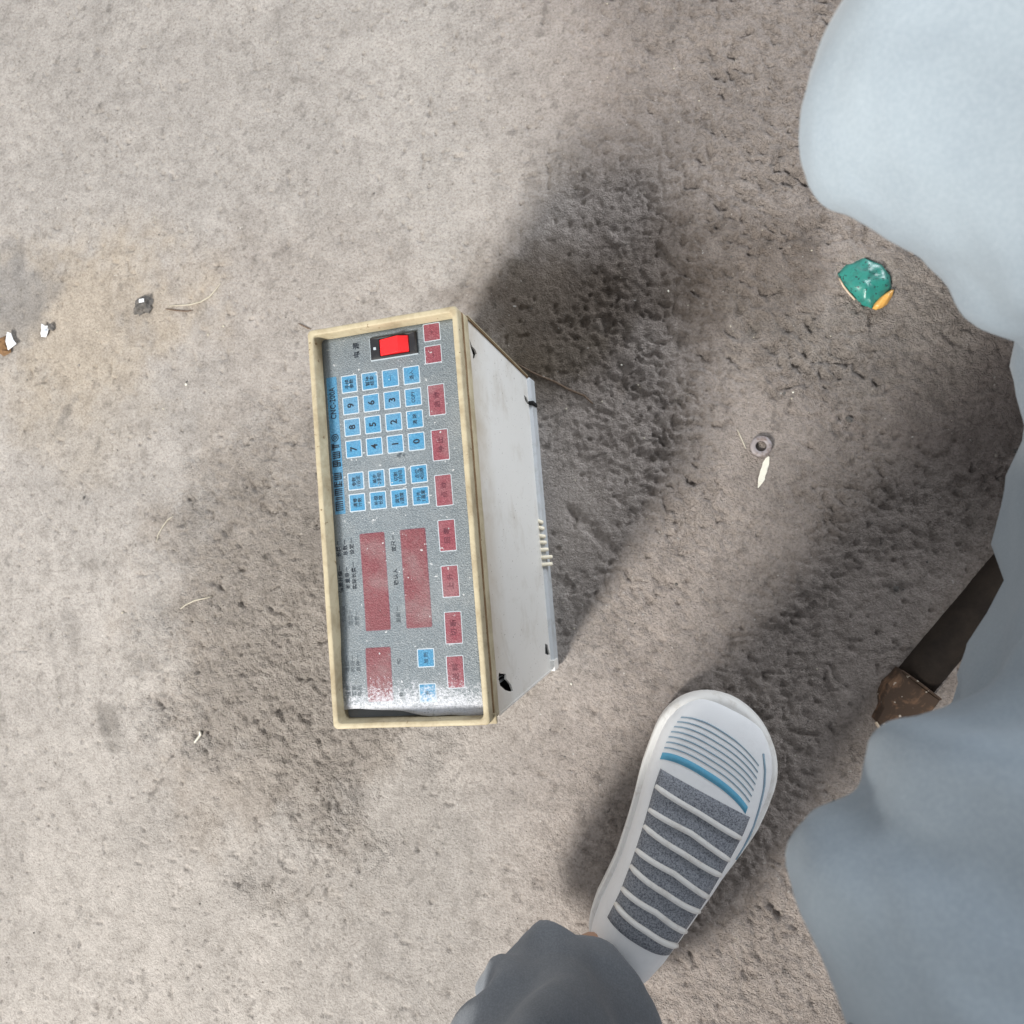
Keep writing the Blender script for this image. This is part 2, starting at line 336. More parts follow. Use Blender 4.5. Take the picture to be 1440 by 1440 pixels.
from_bm('bezel_chip', bm, cream, dev)
# housing shell (without the face towards the keypad's lower edge) and its panel with torn foot holes
BX, BY, ZT = .0585, .1485, DD - .024
bm = bmesh.new()
for q in (((-BX, -BY, .004), (-BX, BY, .004), (-BX, BY, ZT), (-BX, -BY, ZT)), ((-BX, BY, .004), (BX, BY, .004), (BX, BY, ZT), (-BX, BY, ZT)),
          ((-BX, -BY, .004), (BX, -BY, .004), (BX, -BY, ZT), (-BX, -BY, ZT)), ((-BX, -BY, .004), (BX, -BY, .004), (BX, BY, .004), (-BX, BY, .004)),
          ((-BX, -BY, ZT), (BX, -BY, ZT), (BX, BY, ZT), (-BX, BY, ZT))):
    bm.faces.new([bm.verts.new(p) for p in q])
bmesh.ops.remove_doubles(bm, verts=bm.verts, dist=1e-6)
from_bm('housing', bm, white_paint, dev)
holes = [[(133.8, 219.8), (129.8, 214.1), (129.3, 205.4), (126.9, 201.9), (123.4, 204.5), (119.1, 214.0), (123.3, 213.0), (127.8, 217.8)],
         [(126.6, 39.2), (126.2, 27.6), (123.5, 21.7), (121.7, 18.5), (119.8, 23.6), (121.6, 34.6)],
         [(-119.9, 212.2), (-122.2, 204), (-124.2, 192.2), (-128.2, 192.8), (-131, 187), (-134.5, 180.6), (-140.1, 175.5), (-140.8, 178.9), (-135.9, 197.9), (-129.7, 211.8), (-124.3, 215.2)],
         [(-120.6, 38.0), (-123.2, 27.3), (-127.9, 25.1), (-133.8, 19.6), (-133.4, 28.8), (-129.8, 42.0)]]
bm = bmesh.new(); edges = []
def ring(pts):
    vs_ = [bm.verts.new((BX, p[0] * MM, p[1] * MM)) for p in pts]
    return vs_, [bm.edges.new((vs_[k], vs_[(k + 1) % len(vs_)])) for k in range(len(vs_))]
edges += ring([(-148.5, 17), (148.5, 17), (148.5, 227), (-148.5, 227)])[1]
hv = []
for h_ in holes:
    a, e = ring(h_); edges += e; hv.append(a)
bmesh.ops.triangle_fill(bm, use_beauty=True, edges=edges)
for a in hv:
    b = [bm.verts.new(v.co - Vector((.0015, 0, 0))) for v in a]
    for k in range(len(a)): bm.faces.new((a[k], a[(k + 1) % len(a)], b[(k + 1) % len(b)], b[k]))
base_panel = from_bm('base_panel', bm, white_paint, dev)
for h_ in holes:
    ys = [p[0] for p in h_]; zs = [p[1] for p in h_]
    bm = bmesh.new(); x1, x0 = BX - .0012, BX - .016; y0, y1, z0, z1 = (min(ys) - 3) * MM, (max(ys) + 3) * MM, max(min(zs) - 3, 6) * MM, (max(zs) + 3) * MM
    for q in (((x0, y0, z0), (x0, y1, z0), (x0, y1, z1), (x0, y0, z1)), ((x0, y0, z0), (x1, y0, z0), (x1, y0, z1), (x0, y0, z1)), ((x0, y1, z0), (x1, y1, z0), (x1, y1, z1), (x0, y1, z1)),
              ((x0, y0, z0), (x1, y0, z0), (x1, y1, z0), (x0, y1, z0)), ((x0, y0, z1), (x1, y0, z1), (x1, y1, z1), (x0, y1, z1))):
        bm.faces.new([bm.verts.new(p) for p in q])
    from_bm('foot_hole', bm, hole_black, dev)
bm = bmesh.new(); bm_box(bm, BX - .008, BX - .0062, -.1315, -.1295, .176, .216); bm_box(bm, BX - .008, BX - .0062, -.1277, -.1262, .176, .216)
from_bm('inner_bracket', bm, grey_steel, dev)
# rear cover flange the thing stands on: sloped, a little wider than the housing, cut away at one corner
bm = bmesh.new()
lo = rrect(.0625, .1495, .002, 3); hi = rrect(.0580, .1480, .002, 3); l2 = rrect(.0618, .1493, .002, 3)
loft(bm, [[(x, y, -.001) for x, y in lo], [(x, y, .002) for x, y in lo], [(x, y, .016) for x, y in l2], [(x, y, .0185) for x, y in hi]], cap0=True, cap1=True)
from_bm('rear_cover', bm, grey_steel, dev)
bm = bmesh.new(); bm_box(bm, .0570, .0632, -.1503, -.1395, .004, .0225); bevel_all(bm, .0008)
from_bm('rear_corner', bm, white_paint, dev)
bm = bmesh.new(); bm_box(bm, .0575, .0640, .1200, .1240, .001, .020); bevel_all(bm, .001)
from_bm('rear_clip', bm, hole_black, dev)
for k, (yy, ex_) in enumerate(((.7, 4.5), (-6.0, 5.0), (-14.5, 5.5), (-21.1, 6.0), (-28.9, 7.0), (-36.7, 10.0), (-43.9, 9.5))):
    bm = bmesh.new()
    bm_box(bm, BX - .002, BX + ex_ * MM, (yy - 1.9) * MM, (yy + 1.9) * MM, .0165, .0225); bevel_all(bm, .0014)
    for v in bm.verts:
        if v.co.x > BX + .001: v.co.z -= .0008 * (ex_ - 3); v.co.y -= .0014 * max(0, (7 - ex_)) * .5
    from_bm('terminal_rib', bm, ivory, dev, True)
for s in (1, -1):                                                     # end plates whose thin edges show beside the base panel
    bm = bmesh.new(); bm_box(bm, -.0580, .0597, s * .1490 - .0006, s * .1490 + .0006, .0165, DD - .0255)
    from_bm('end_plate', bm, white_paint if s < 0 else grime, dev)
bm = bmesh.new(); bm_box(bm, -.0575, .0602, .1498, .1506, .020, DD - .0265)
from_bm('end_trim', bm, cream, dev)

# panel and overlay film
ZP = DD - .0120
bm = bmesh.new(); bm_box(bm, -.0556, .0556, -.1453, .1453, ZP - .009, ZP - .0030)
from_bm('panel_plate', bm, under_panel, dev)
bm = bmesh.new(); NX_, NY_ = 28, 90
def film_y0(x): # ragged lower end, peeling up at one side
    u = (x + .0552) / .1104
    return -.1378 - .0068 * float(sstep(.18, .72, np.float64(u))) + .0006 * math.sin(u * 19)
def film_z(x, y):
    v = -y                                                             # the loose end bulges, then droops
    up_ = float(sstep(.060, .128, np.float64(v))); dn = max(0.0, v - .110) / .034
    return ZP + .0030 * up_ - .0006 * min(1.0, dn) ** 1.6
grid = []
for iy in range(NY_ + 1):
    row = []
    for ix in range(NX_ + 1):
        x = -.0552 + .1104 * ix / NX_; y = film_y0(x) + (.1450 - film_y0(x)) * iy / NY_
        row.append(bm.verts.new((x, y, film_z(x, y))))
    grid.append(row)
for iy in range(NY_):
    for ix in range(NX_): bm.faces.new((grid[iy][ix], grid[iy][ix + 1], grid[iy + 1][ix + 1], grid[iy + 1][ix]))
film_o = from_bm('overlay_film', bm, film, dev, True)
md = film_o.modifiers.new('thick', 'SOLIDIFY'); md.thickness = .0003; md.offset = -1

def plate(name, cx, cy, wx, wy, parent, mats, border=.7, h=.32, r=.8):
    """printed key or window: outline plate with the coloured field on top; centre and size in mm"""
    z = film_z(cx * MM, cy * MM) * 1000
    bm = bmesh.new(); o = rrect(wx / 2, wy / 2, r, 3, cx, cy); i_ = rrect(wx / 2 - border, wy / 2 - border, max(r - border * .5, .25), 3, cx, cy); i2 = rrect(wx / 2 - border - .12, wy / 2 - border - .12, max(r - border * .5, .2), 3, cx, cy)
    P = lambda L, z_: [(x * MM, y * MM, (film_z(x * MM, y * MM) * 1000 + z_) * MM) for x, y in L]
    P = lambda L, z_: [(x * MM, y * MM, z_ * MM) for x, y in L]
    loft(bm, [P(o, -.1), P(o, h * .5), P(i_, h * .55), P(i2, h)], mats=[0, 0, 1])
    n0 = len(bm.faces); vs_ = bm.verts[:] if False else None
    bm.verts.ensure_lookup_table(); f = bm.faces.new([bm.verts[k] for k in range(3 * len(o), 4 * len(o))]); f.material_index = 1
    n_cut = int(wy / 4)
    if cy - wy / 2 < -30:
        for k in range(1, n_cut):
            bmesh.ops.bisect_plane(bm, geom=bm.verts[:] + bm.edges[:] + bm.faces[:], plane_co=(0, (cy - wy / 2 + wy * k / n_cut) * MM, 0), plane_no=(0, 1, 0))
    for v in bm.verts: v.co.z += film_z(v.co.x, v.co.y)
    return from_bm(name, bm, mats, parent)
def text_mesh(name, lines, cx, cy, size, parent, mat, z_off=.42, spacing=1.35, sx=1.0, bold=0.0, char=1.0):
    """flat lettering; reading direction is +y of the panel, its top towards -x; centre and size in mm"""
    cu = bpy.data.curves.new('t', 'FONT'); cu.body = lines; cu.size = size; cu.align_x = 'CENTER'; cu.align_y = 'CENTER'; cu.space_line = spacing * .75; cu.resolution_u = 2; cu.offset = bold; cu.space_character = char
    ob = bpy.data.objects.new('t', cu); COL.objects.link(ob); bpy.context.view_layer.update()
    me_ = bpy.data.meshes.new_from_object(ob.evaluated_get(bpy.context.evaluated_depsgraph_get()))
    bpy.data.objects.remove(ob); bpy.data.curves.remove(cu); me_.name = name; me_.materials.clear()
    xs = [v.co.x for v in me_.vertices]; ys = [v.co.y for v in me_.vertices]
    ox, oy = (max(xs) + min(xs)) / 2, (max(ys) + min(ys)) / 2
    for v in me_.vertices:
        tx, ty = (v.co.x - ox) * sx, v.co.y - oy
        lx, ly = (cx - ty) * MM, (cy + tx) * MM
        v.co = (lx, ly, film_z(lx, ly) + z_off * MM)
    return link(name, me_, mat, parent)
num = {(0, 0): '7', (0, 1): '8', (0, 2): '9', (0, 3): '手续\n参数', (1, 0): '4', (1, 1): '5', (1, 2): '6', (1, 3): '暂停\n结束', (2, 0): '1', (2, 1): '2', (2, 2): '3', (2, 3): '—',
       (3, 0): '0', (3, 1): '清 除', (3, 2): 'COPY', (3, 3): '退入'}
for (r_, k_), s in num.items():
    cx, cy = -34 + 17 * r_, 57.3 + 16.75 * k_ - .1 * r_
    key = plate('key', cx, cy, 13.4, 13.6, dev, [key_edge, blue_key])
    if len(s) == 1 and s.isdigit(): text_mesh('key_legend', s, cx, cy, 7.4, key, ink, bold=.16)
    elif s == 'COPY': text_mesh('key_legend', s, cx, cy, 3.9, key, ink, sx=.82, bold=.03)
    elif s == '—': text_mesh('key_legend', s, cx, cy, 4.4, key, ink)
    elif '\n' in s: text_mesh('key_legend', s, cx, cy, 3.6, key, ink, sx=1.05, bold=.03)
    else: text_mesh('key_legend', s, cx, cy, 3.6, key, ink, sx=1.0, bold=.03)
fn = [['1设定\n参数', '2手动\n单步', '3自动\n切割', '4回原\n点位'], ['计数\n清零', '长度\n补偿', '1速度\n调节', '1温度\n开关']]
for r_ in range(2):
    for k_ in range(4):
        cx, cy = -34.1 + 17.05 * k_, (32.6 if r_ == 0 else 16.2)
        key = plate('key', cx, cy, 13.4, 13.6, dev, [key_edge, blue_key])
        text_mesh('key_legend', '\n'.join(fn[r_][k_].split('\n')[::-1]), cx + .3, cy, 3.6, key, ink, bold=.03)
red = [(35.5, 137.2, 13.6, '+'), (35.3, 120.4, 13.6, '—'), (35.3, 86.0, 23.4, '启 动'), (35.4, 52.2, 23.4, '停 止'), (35.4, 18.5, 23.4, '点 动'), (35.3, -14.8, 23.4, '回 零'), (35.0, -48.4, 23.4, '上 升'), (34.9, -82.0, 23.4, '切 断'), (34.5, -113.6, 23.4, '送 料')]
for (cx, cy, wy, s) in red:
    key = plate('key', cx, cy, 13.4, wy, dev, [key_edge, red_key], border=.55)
    text_mesh('key_legend', s, cx, cy, 5.2 if len(s) > 1 else 5.0, key, ink_red, bold=.05)
for (cx, cy, s) in ((12.5, -102.5, '加 热'), (12.3, -127.6, '开')):
    key = plate('key', cx, cy, 13.4, 13.6, dev, [key_edge, blue_key]); text_mesh('key_legend', s, cx, cy, 3.6, key, ink)
for (cx, cy, wy) in ((-24.1, -44.2, 73.0), (8.6, -44.1, 73.0), (-25.0, -112.8, 39.5)):
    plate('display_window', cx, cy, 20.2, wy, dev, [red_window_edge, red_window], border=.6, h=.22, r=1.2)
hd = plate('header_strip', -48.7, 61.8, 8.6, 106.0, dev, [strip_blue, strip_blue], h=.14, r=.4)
text_mesh('header_lettering', 'CNC-200A', -48.8, 94.5, 6.6, hd, ink, z_off=.3, sx=.74, bold=.08, char=1.1)
# striped logo letters, drawn as bars
def bars(name, x_c, segs, parent):
    bm = bmesh.new()
    for (y0, y1, t0, t1) in segs:
        bm_box(bm, (x_c + t0) * MM, (x_c + t1) * MM, y0 * MM, y1 * MM, ZP + .0002, ZP + .00042)
    return from_bm(name, bm, ink, parent)
seg = []; y = 11.5
def glyph(g):
    global y
    H2 = 2.9; w = .72; K = .83
    def v_(o): seg.append((y + o * K, y + o * K + w, -H2, H2))
    def h_(o0, o1, t): seg.append((y + o0 * K, y + o1 * K, t - w / 2, t + w / 2))
    if g == 'm': v_(0); v_(1.9); v_(3.8); v_(5.7); v_(7.6); h_(0, 8.2, -H2); adv = 10.0
    elif g == 'i': v_(0); v_(1.7); adv = 4.0
    elif g == 'n': v_(0); v_(1.8); v_(3.6); v_(5.4); h_(0, 6, -H2); adv = 7.8
    elif g == 'c': v_(0); v_(1.7); h_(0, 5.0, -H2); h_(0, 5.0, H2); h_(1.7, 5, -1.4); h_(1.7, 5, 1.4); adv = 6.8
    elif g == 'u': v_(0); v_(1.8); v_(3.6); v_(5.4); h_(0, 6, H2); adv = 8.0
    elif g == 'a': v_(0); v_(5.0); v_(3.2); v_(1.7); h_(0, 5.6, -H2); h_(0, 5.6, .4); h_(0, 3.4, H2); adv = 7.6
    elif g == 't': h_(0, 6, -H2); h_(0, 6, -1.6); v_(2.0); v_(3.6); adv = 7.4
    else: adv = 5.0
    y += adv * .83
for g in 'minc': glyph(g)
glyph('u'); y += 3.4
for g in 'aut': glyph(g)
bars('header_logo', -48.8, seg, hd)
bm = bmesh.new()
for (r0, r1) in ((2.3, 2.9), (.8, 1.4)):
    for k in range(20):
        a0, a1 = 2 * math.pi * k / 20, 2 * math.pi * (k + 1) / 20; cy0 = y + 3.2
        bm.faces.new([bm.verts.new(((-48.8 + r * math.cos(a)) * MM, (cy0 + r * math.sin(a)) * MM, ZP + .00042)) for r, a in ((r0, a0), (r1, a0), (r1, a1), (r0, a1))])
from_bm('header_logo', bm, ink, hd)
# captions printed on the film
text_mesh('caption', '电 源', -26.4, 132.9, 5.4, film_o, ink, z_off=.12, bold=.10)
for (cx, cy, s, sz) in ((-52.6, -17.5, '长度一', 3.9), (-52.4, -40.5, '偏差补偿一', 3.9), (-52.2, -66.5, '张数设', 3.9),
                        (-46.8, -17.0, '总数一', 3.9), (-46.6, -40.0, '批量限一', 3.9), (-46.3, -70.0, '速度一', 3.9),
                        (-41.4, -16.5, '设定一', 3.9), (-41.1, -38.5, '实际长度一', 3.9), (-41.0, -70.5, '次数一', 3.9),
                        (-7.3, -17.0, '定尺一', 4.0), (-7.4, -42.0, '确认入', 4.0), (-7.6, -70.0, '测距一', 4.0),
                        (-50.6, -104.0, '温度一', 3.9), (-46.0, -104.0, '时间一', 3.9), (-41.6, -104.0, '启停一', 3.9), (-46.0, -124.0, '警报', 3.9), (-41.6, -124.0, '电机', 3.9), (-50.6, -124.0, '信号', 3.9), (-8.6, -104.0, '℃', 3.9), (-8.6, -128.0, '秒', 3.4)):
    text_mesh('caption', s, cx, cy, sz, film_o, ink_faded if cy < -60 else ink, z_off=.12, bold=.08, char=1.15)
bm = bmesh.new()
for (cx, cy, r) in ((1.8, 48.2, 1.6), (3.3, 49.2, 1.2), (6.2, 47.8, 1.3), (2.6, 46.9, .9)):     # smudge of black dirt between the keys
    bm.faces.new([bm.verts.new(((cx + r * (1 + .35 * math.sin(k * 2.3)) * math.cos(k * .7)) * MM, (cy + .7 * r * (1 + .3 * math.cos(k * 3.1)) * math.sin(k * .7)) * MM, ZP + .00022 + .00002 * cx * .1)) for k in range(9)])
from_bm('smudge', bm, ink_faded, film_o)
# rocker switch
sx0, sx1, sy0, sy1 = -14.0, 23.4, 122.9, 139.6
bm = bmesh.new(); zo = ZP * 1000
o1 = [(sx0, sy0), (sx1, sy0), (sx1, sy1), (sx0, sy1)]
def inset(d): return [(sx0 + d, sy0 + d), (sx1 - d, sy0 + d), (sx1 - d, sy1 - d), (sx0 + d, sy1 - d)]
ii = [(-6.4, 124.3), (17.9, 124.3), (17.9, 137.8), (-6.4, 137.8)]
L3 = lambda pts, z: [(p[0] * MM, p[1] * MM, (zo + z) * MM) for p in pts]
loft(bm, [L3(o1, -.2), L3(o1, 1.6), L3(inset(.9), 2.6), L3(ii, 2.3), L3(ii, -3.0)])
sw = from_bm('rocker_switch', bm, sw_black, dev)
bm = bmesh.new()                                                      # rocker: two planes meeting at a ridge
A_ = [(-5.9, 2.2), (10.2, 6.2), (17.4, 2.6)]
loft(bm, [[(x * MM, 124.8 * MM, (zo + z) * MM) for x, z in A_ + [(17.4, -2.5), (-5.9, -2.5)]], [(x * MM, 137.2 * MM, (zo + z) * MM) for x, z in A_ + [(17.4, -2.5), (-5.9, -2.5)]]], cap0=True, cap1=True)
bevel_all(bm, .0004, 2); from_bm('rocker', bm, red_rocker, sw)
bm = bmesh.new(); bm_box(bm, -.0111, -.0090, .1299, .1319, ZP + .00238, ZP + .0026); from_bm('switch_mark', bm, key_edge, sw)
bm = bmesh.new(); bm_box(bm, -.0146, .0238, .1222, .1229, ZP - .0001, ZP + .0007); bm_box(bm, -.0147, -.0140, .1229, .1400, ZP - .0001, ZP + .0007); from_bm('switch_rim', bm, key_edge, sw)

# ------------------------------------------------------------------ small things on the floor
def on_floor(px, py): p = unp(px, py); return float(p[0]), float(p[1]), floor_z(p[0], p[1])
x, y, z = on_floor(1070, 628)
bm = bmesh.new(); N = 32; loops = []
for (r, h) in ((.0050, .0002), (.0050, .0046), (.0056, .0052), (.0086, .0052), (.0096, .0046), (.0102, .0036), (.0102, .0002)):
    loops.append([(r * math.cos(2 * math.pi * k / N) * (1 + .02 * math.sin(k * 1.7)), r * math.sin(2 * math.pi * k / N), h - .0012) for k in range(N)])
loft(bm, loops + [loops[0]]); bmesh.ops.remove_doubles(bm, verts=bm.verts, dist=1e-6)
w = from_bm('steel_washer', bm, rust, None, True); w.location = (x, y, z + .0012); w.rotation_euler = (.05, -.04, 0)
tag(w, 'rusty round steel washer lying beside a white paper sliver', 'washer')
def ribbon(name, pix, widths, mat, lift=.0008, thick=.0005, curl=.0):
    """thin scrap lying on the floor along photo pixels"""
    P = [Vector((*unp(*p)[:2], 0)) for p in pix]; bm = bmesh.new(); loops = []
    o0 = P[0].copy()
    for i, p in enumerate(P):
        t_ = (P[min(i + 1, len(P) - 1)] - P[max(i - 1, 0)]).normalized(); n_ = Vector((-t_.y, t_.x, 0)) * widths[i] / 2
        zf = max(floor_z(p.x, p.y), floor_z(*(p + n_)[:2]), floor_z(*(p - n_)[:2])) + lift * (1 + .6 * math.sin(i * 2.1)) + curl * i / len(P)
        a, b = p + n_ - o0, p - n_ - o0
        loops.append([(a.x, a.y, zf), (b.x, b.y, zf + .0004), (b.x, b.y, zf + .0004 - thick), (a.x, a.y, zf - thick)])
    loft(bm, loops, cap0=True, cap1=True)
    o = from_bm(name, bm, mat, None); o.location = (o0.x, o0.y, 0); return o
tag(ribbon('paper_sliver', [(1081, 642), (1079, 646), (1077, 652), (1075.5, 657), (1074, 662), (1072, 668), (1071, 673), (1069, 678), (1068, 681), (1066, 686)], [.0012, .0040, .0062, .0054, .0064, .0056, .0063, .0046, .0030, .0008], paper_white), 'narrow torn white paper sliver touching the steel washer', 'paper')
def strand(name, pix, r, mat, lift=.0):
    pts = []
    for p in pix:
        a = unp(*p); pts.append(Vector((a[0], a[1], floor_z(a[0], a[1]) + r * .8 + lift)))
    fine = []
    for i in range(len(pts) - 1):
        for k in range(4): fine.append(pts[i].lerp(pts[i + 1], k / 4))
    fine.append(pts[-1]); o0 = fine[0].copy()
    for q in fine: q.z = max(q.z, floor_z(q.x, q.y) + r * .5)
    rr = [r * (1 - .5 * abs(2 * i / (len(fine) - 1) - 1) ** 3) for i in range(len(fine))]
    bm = bmesh.new(); tube(bm, [q - Vector((o0.x, o0.y, 0)) for q in fine], rr, 6)
    o = from_bm(name, bm, mat, None, True); o.location = (o0.x, o0.y, 0); return o
tag(strand('twig', [(728, 512), (745, 522), (762, 530), (780, 537), (800, 548), (822, 557), (828, 563), (834, 568)], .0011, wire_m), 'thin brown twig poking out from under the controller end', 'twig')
tag(strand('straw', [(238, 431), (254, 430), (268, 429), (284, 425), (296, 418), (305, 408), (312, 399)], .0009, straw_m), 'pale bent straw stalk with a small forked end', 'straw')
tag(strand('straw', [(234, 435), (248, 437), (262, 438), (272, 437)], .0009, wire_m), 'short dark straw lying alongside the pale bent stalk', 'straw')
tag(strand('straw', [(220, 762), (222, 752), (228, 741), (236, 731), (244, 726)], .0007, straw_m), 'fine curved pale fibre alone on the light grey floor', 'straw')
tag(strand('straw', [(254, 856), (265, 849), (276, 844), (290, 841), (297, 839)], .0009, straw_m), 'pale straight fibre at the edge of the tan patch', 'straw')
tag(strand('straw', [(274, 1044), (280, 1034), (282, 1028)], .0017, paper_white), 'short thick white fibre beside a deep floor pit', 'straw')
tag(strand('straw', [(1037, 604), (1041, 613), (1046, 624), (1049, 631)], .0006, straw_m), 'thin tan fibre just beside the steel washer', 'straw')
tag(strand('straw', [(420, 455), (430, 460), (437, 463)], .0009, wire_m), 'short brown fibre by the cream corner of the controller', 'straw')
def chip(name, px, py, s, mat, seed, flat=.5, sub=2, rough=.35):
    x, y, z = on_floor(px, py); bm = bmesh.new(); bmesh.ops.create_icosphere(bm, subdivisions=sub, radius=1)
    for v in bm.verts:
        d = 1 + rough * mnoise.noise(v.co * 1.3 + Vector((seed * 3.1, 0, 0))) + rough * .6 * mnoise.noise(v.co * 3 + Vector((0, seed * 1.7, 0)))
        v.co = Vector((v.co.x * s[0], v.co.y * s[1], v.co.z * s[2])) * d
    o = from_bm(name, bm, mat, None); o.location = (x, y, z + s[2] * flat); o.rotation_euler[2] = seed * 1.3; return o
def crumple(name, px, py, outline, mat, hgt, seed, n=5):
    """crumpled thin scrap: outline in metres, folded up and down"""
    x, y, z = on_floor(px, py); bm = bmesh.new(); loops = []
    for j in range(n + 1):
        k_ = 1 - j / (n + .001)
        lp = []
        for (a, b) in outline:
            q = Vector((a * k_, b * k_, 0)); q.z = hgt * (.35 + .9 * mnoise.noise(Vector((q.x * 160, q.y * 160, seed)))) * (1.25 - k_ * .7)
            q.x += .1 * hgt * mnoise.noise(Vector((q.y * 300, q.x * 200, seed + 4)))
            lp.append(q)
        loops.append(lp)
    loft(bm, loops, cap1=True); zmin = min(v.co.z for v in bm.verts)
    for v in bm.verts: v.co.z -= zmin
    o = from_bm(name, bm, mat, None); o.location = (x, y, z + .0006)
    m_ = o.modifiers.new('thick', 'SOLIDIFY'); m_.thickness = .0005; return o
tag(crumple('foil_scrap', 18, 481, [(-.004, .012), (.002, .010), (.005, .002), (.010, -.004), (.003, -.010), (-.003, -.011), (-.006, 0)], foil, .009, 3.3), 'crumpled white foil scrap beside a dry brown leaf', 'foil')
tag(crumple('foil_scrap', 66, 466, [(-.005, .009), (0, .006), (.005, .007), (.004, -.002), (.001, -.008), (-.006, -.007)], foil, .008, 8.1), 'small white foil scrap with dark grit under it on tan stain', 'foil')
tag(crumple('dry_leaf', 7, 484, [(-.014, .006), (.002, .010), (.010, .004), (.012, -.012), (0, -.016), (-.012, -.008)], brown_leaf, .006, 5.2), 'dry brown leaf scrap half under the larger foil scrap', 'leaf')
k = chip('dark_lump', 203, 432, (.009, .013, .006), dark_stone_m, 4, .5, 3, .6); tag(k, 'dark crusty lump with a small silvery square on top', 'lump')
bm = bmesh.new(); bm_box(bm, -.004, .004, -.002, .0022, 0, .0012); bevel_all(bm, .0003)
kp = from_bm('silver_square', bm, foil, None); kp.parent = k; kp.location = (-.002, .006, .0062); kp.rotation_euler = (.1, -.2, -k.rotation_euler[2])
kd = chip('dark_lump', 74, 461, (.005, .004, .004), dark_stone_m, 9, .4); tag(kd, 'small dark lump tucked behind the smaller foil scrap', 'lump')
grit = [(262, 541, 3.2, 'white', paper_white), (263, 537, 2.8, 'dark', dark_stone_m), (110, 514, 4, 'grey', stone_m), (137, 467, 2.6, 'pale', straw_m), (293, 471, 2.6, 'pale', straw_m), (315, 459, 3, 'pale', straw_m), (1102, 554, 3.4, 'dark', dark_stone_m), (1194, 590, 6.0, 'dark', dark_stone_m),
        (1115, 552, 2, 'white', paper_white), (803, 962, 2.4, 'white', paper_white), (874, 513, 2.0, 'white', paper_white), (1260, 828, 5.5, 'dark', dark_stone_m), (1248, 960, 3.5, 'dark', dark_stone_m), (1430, 634, 4.5, 'dark', dark_stone_m), (1401, 641, 3, 'grey', stone_m),
        (796, 575, 2.4, 'pale', straw_m), (116, 700, 4, 'dark', dark_stone_m), (784, 970, 3, 'grey', stone_m), (951, 822, 3.5, 'dark', dark_stone_m), (940, 410, 2.2, 'white', paper_white), (1300, 440, 3, 'grey', stone_m), (350, 720, 3, 'grey', stone_m), (170, 862, 3.5, 'pale', straw_m), (70, 880, 2.5, 'grey', stone_m), (230, 575, 2.4, 'pale', straw_m)]
where = ['with a dark chip touching it on plain grey floor', 'touching a white chip on plain grey floor', 'at the edge of the tan floor stain', 'on the tan stain near the dark crusty lump', 'beside the fork of the pale bent straw', 'between the bent straw and the controller corner',
         'between the steel washer and the green packet', 'the largest one beyond the steel washer', 'close to a dark chip beyond the washer', 'next to the housing corner with torn holes', 'by the deep pits near the twig tip', 'in the pit near the timber bar', 'touching the rusty end plate of the timber bar',
         'beside the pale blue lap', 'next to a dark chip beside the pale blue lap', 'just past the tip of the brown twig', 'in a shallow pit on the smooth light floor', 'near the lower corner of the white housing', 'on bare floor between housing and trainer', 'near the dark oily floor stain', 'between the green packet and the pale blue trousers',
         'in the rough tan patch beside the cream frame', 'lying alone on the light grey floor', 'near a long dark scrape in the floor', 'below the tan stain on smooth floor']
for i_, (px, py, s, cname, m_) in enumerate(grit):
    o = chip('stone_chip', px, py, (s * MM * .5 * 1.2, s * MM * .5, s * MM * .36), m_, i_ + 2, .35, 1)
    tag(o, 'tiny %s chip %s' % (cname if cname != 'pale' else 'straw coloured', where[i_]), 'stone chip', cname + ' chips scattered on the floor')
# green packet with an orange fold
g0 = unp(1222, 408); gz = floor_z(g0[0], g0[1])
pk = empty('food_packet', (g0[0], g0[1], gz)); tag(pk, 'crumpled green plastic packet with an orange folded corner', 'packet')
def pillow(outline, h, seed, n=6):
    bm = bmesh.new(); loops = []; cx_ = sum(p[0] for p in outline) / len(outline); cy_ = sum(p[1] for p in outline) / len(outline)
    for j in range(n + 1):
        k_ = 1 - j / (n + .05); zz = h * math.sqrt(max(0, 1 - k_ * k_))
        loops.append([(cx_ + (a - cx_) * k_, cy_ + (b - cy_) * k_, .0006 + zz * (1 + .55 * mnoise.noise(Vector((a * k_ * 110, b * k_ * 110, seed))))) for a, b in outline])
    loft(bm, [[(a, b, -.001) for a, b in outline]] + loops, cap0=True, cap1=True); return bm
def dens(pts, m=4):
    r = []
    for i, p in enumerate(pts):
        q = pts[(i + 1) % len(pts)]; r += [(p[0] + (q[0] - p[0]) * k / m, p[1] + (q[1] - p[1]) * k / m) for k in range(m)]
    return r
def pxo(pix): return [(float(unp(*p)[0] - g0[0]), float(unp(*p)[1] - g0[1])) for p in pix]
from_bm('packet_body', pillow(dens(pxo([(1182, 396), (1192, 408), (1202, 418), (1212, 428), (1226, 434), (1236, 426), (1247, 416), (1254, 405), (1252, 388), (1240, 372), (1215, 362), (1190, 372), (1178, 384)])), .009, 2.2), green_film, pk, True)
bm = pillow(dens(pxo([(1226, 435), (1231, 437), (1240, 434), (1247, 429), (1254, 418), (1256, 409), (1252, 409), (1244, 414), (1235, 421), (1228, 429)])), .006, 6.1)
for v in bm.verts: v.co.z += .0035
from_bm('orange_corner', bm, orange_film, pk, True)
bm = bmesh.new(); tube(bm, [Vector((*[unp(*p)[i] - g0[i] for i in (0, 1)], .002)) for p in ((1180, 392), (1186, 403), (1193, 412), (1202, 422))], .0010, 6)
from_bm('packet_seam', bm, pale_edge, pk, True)
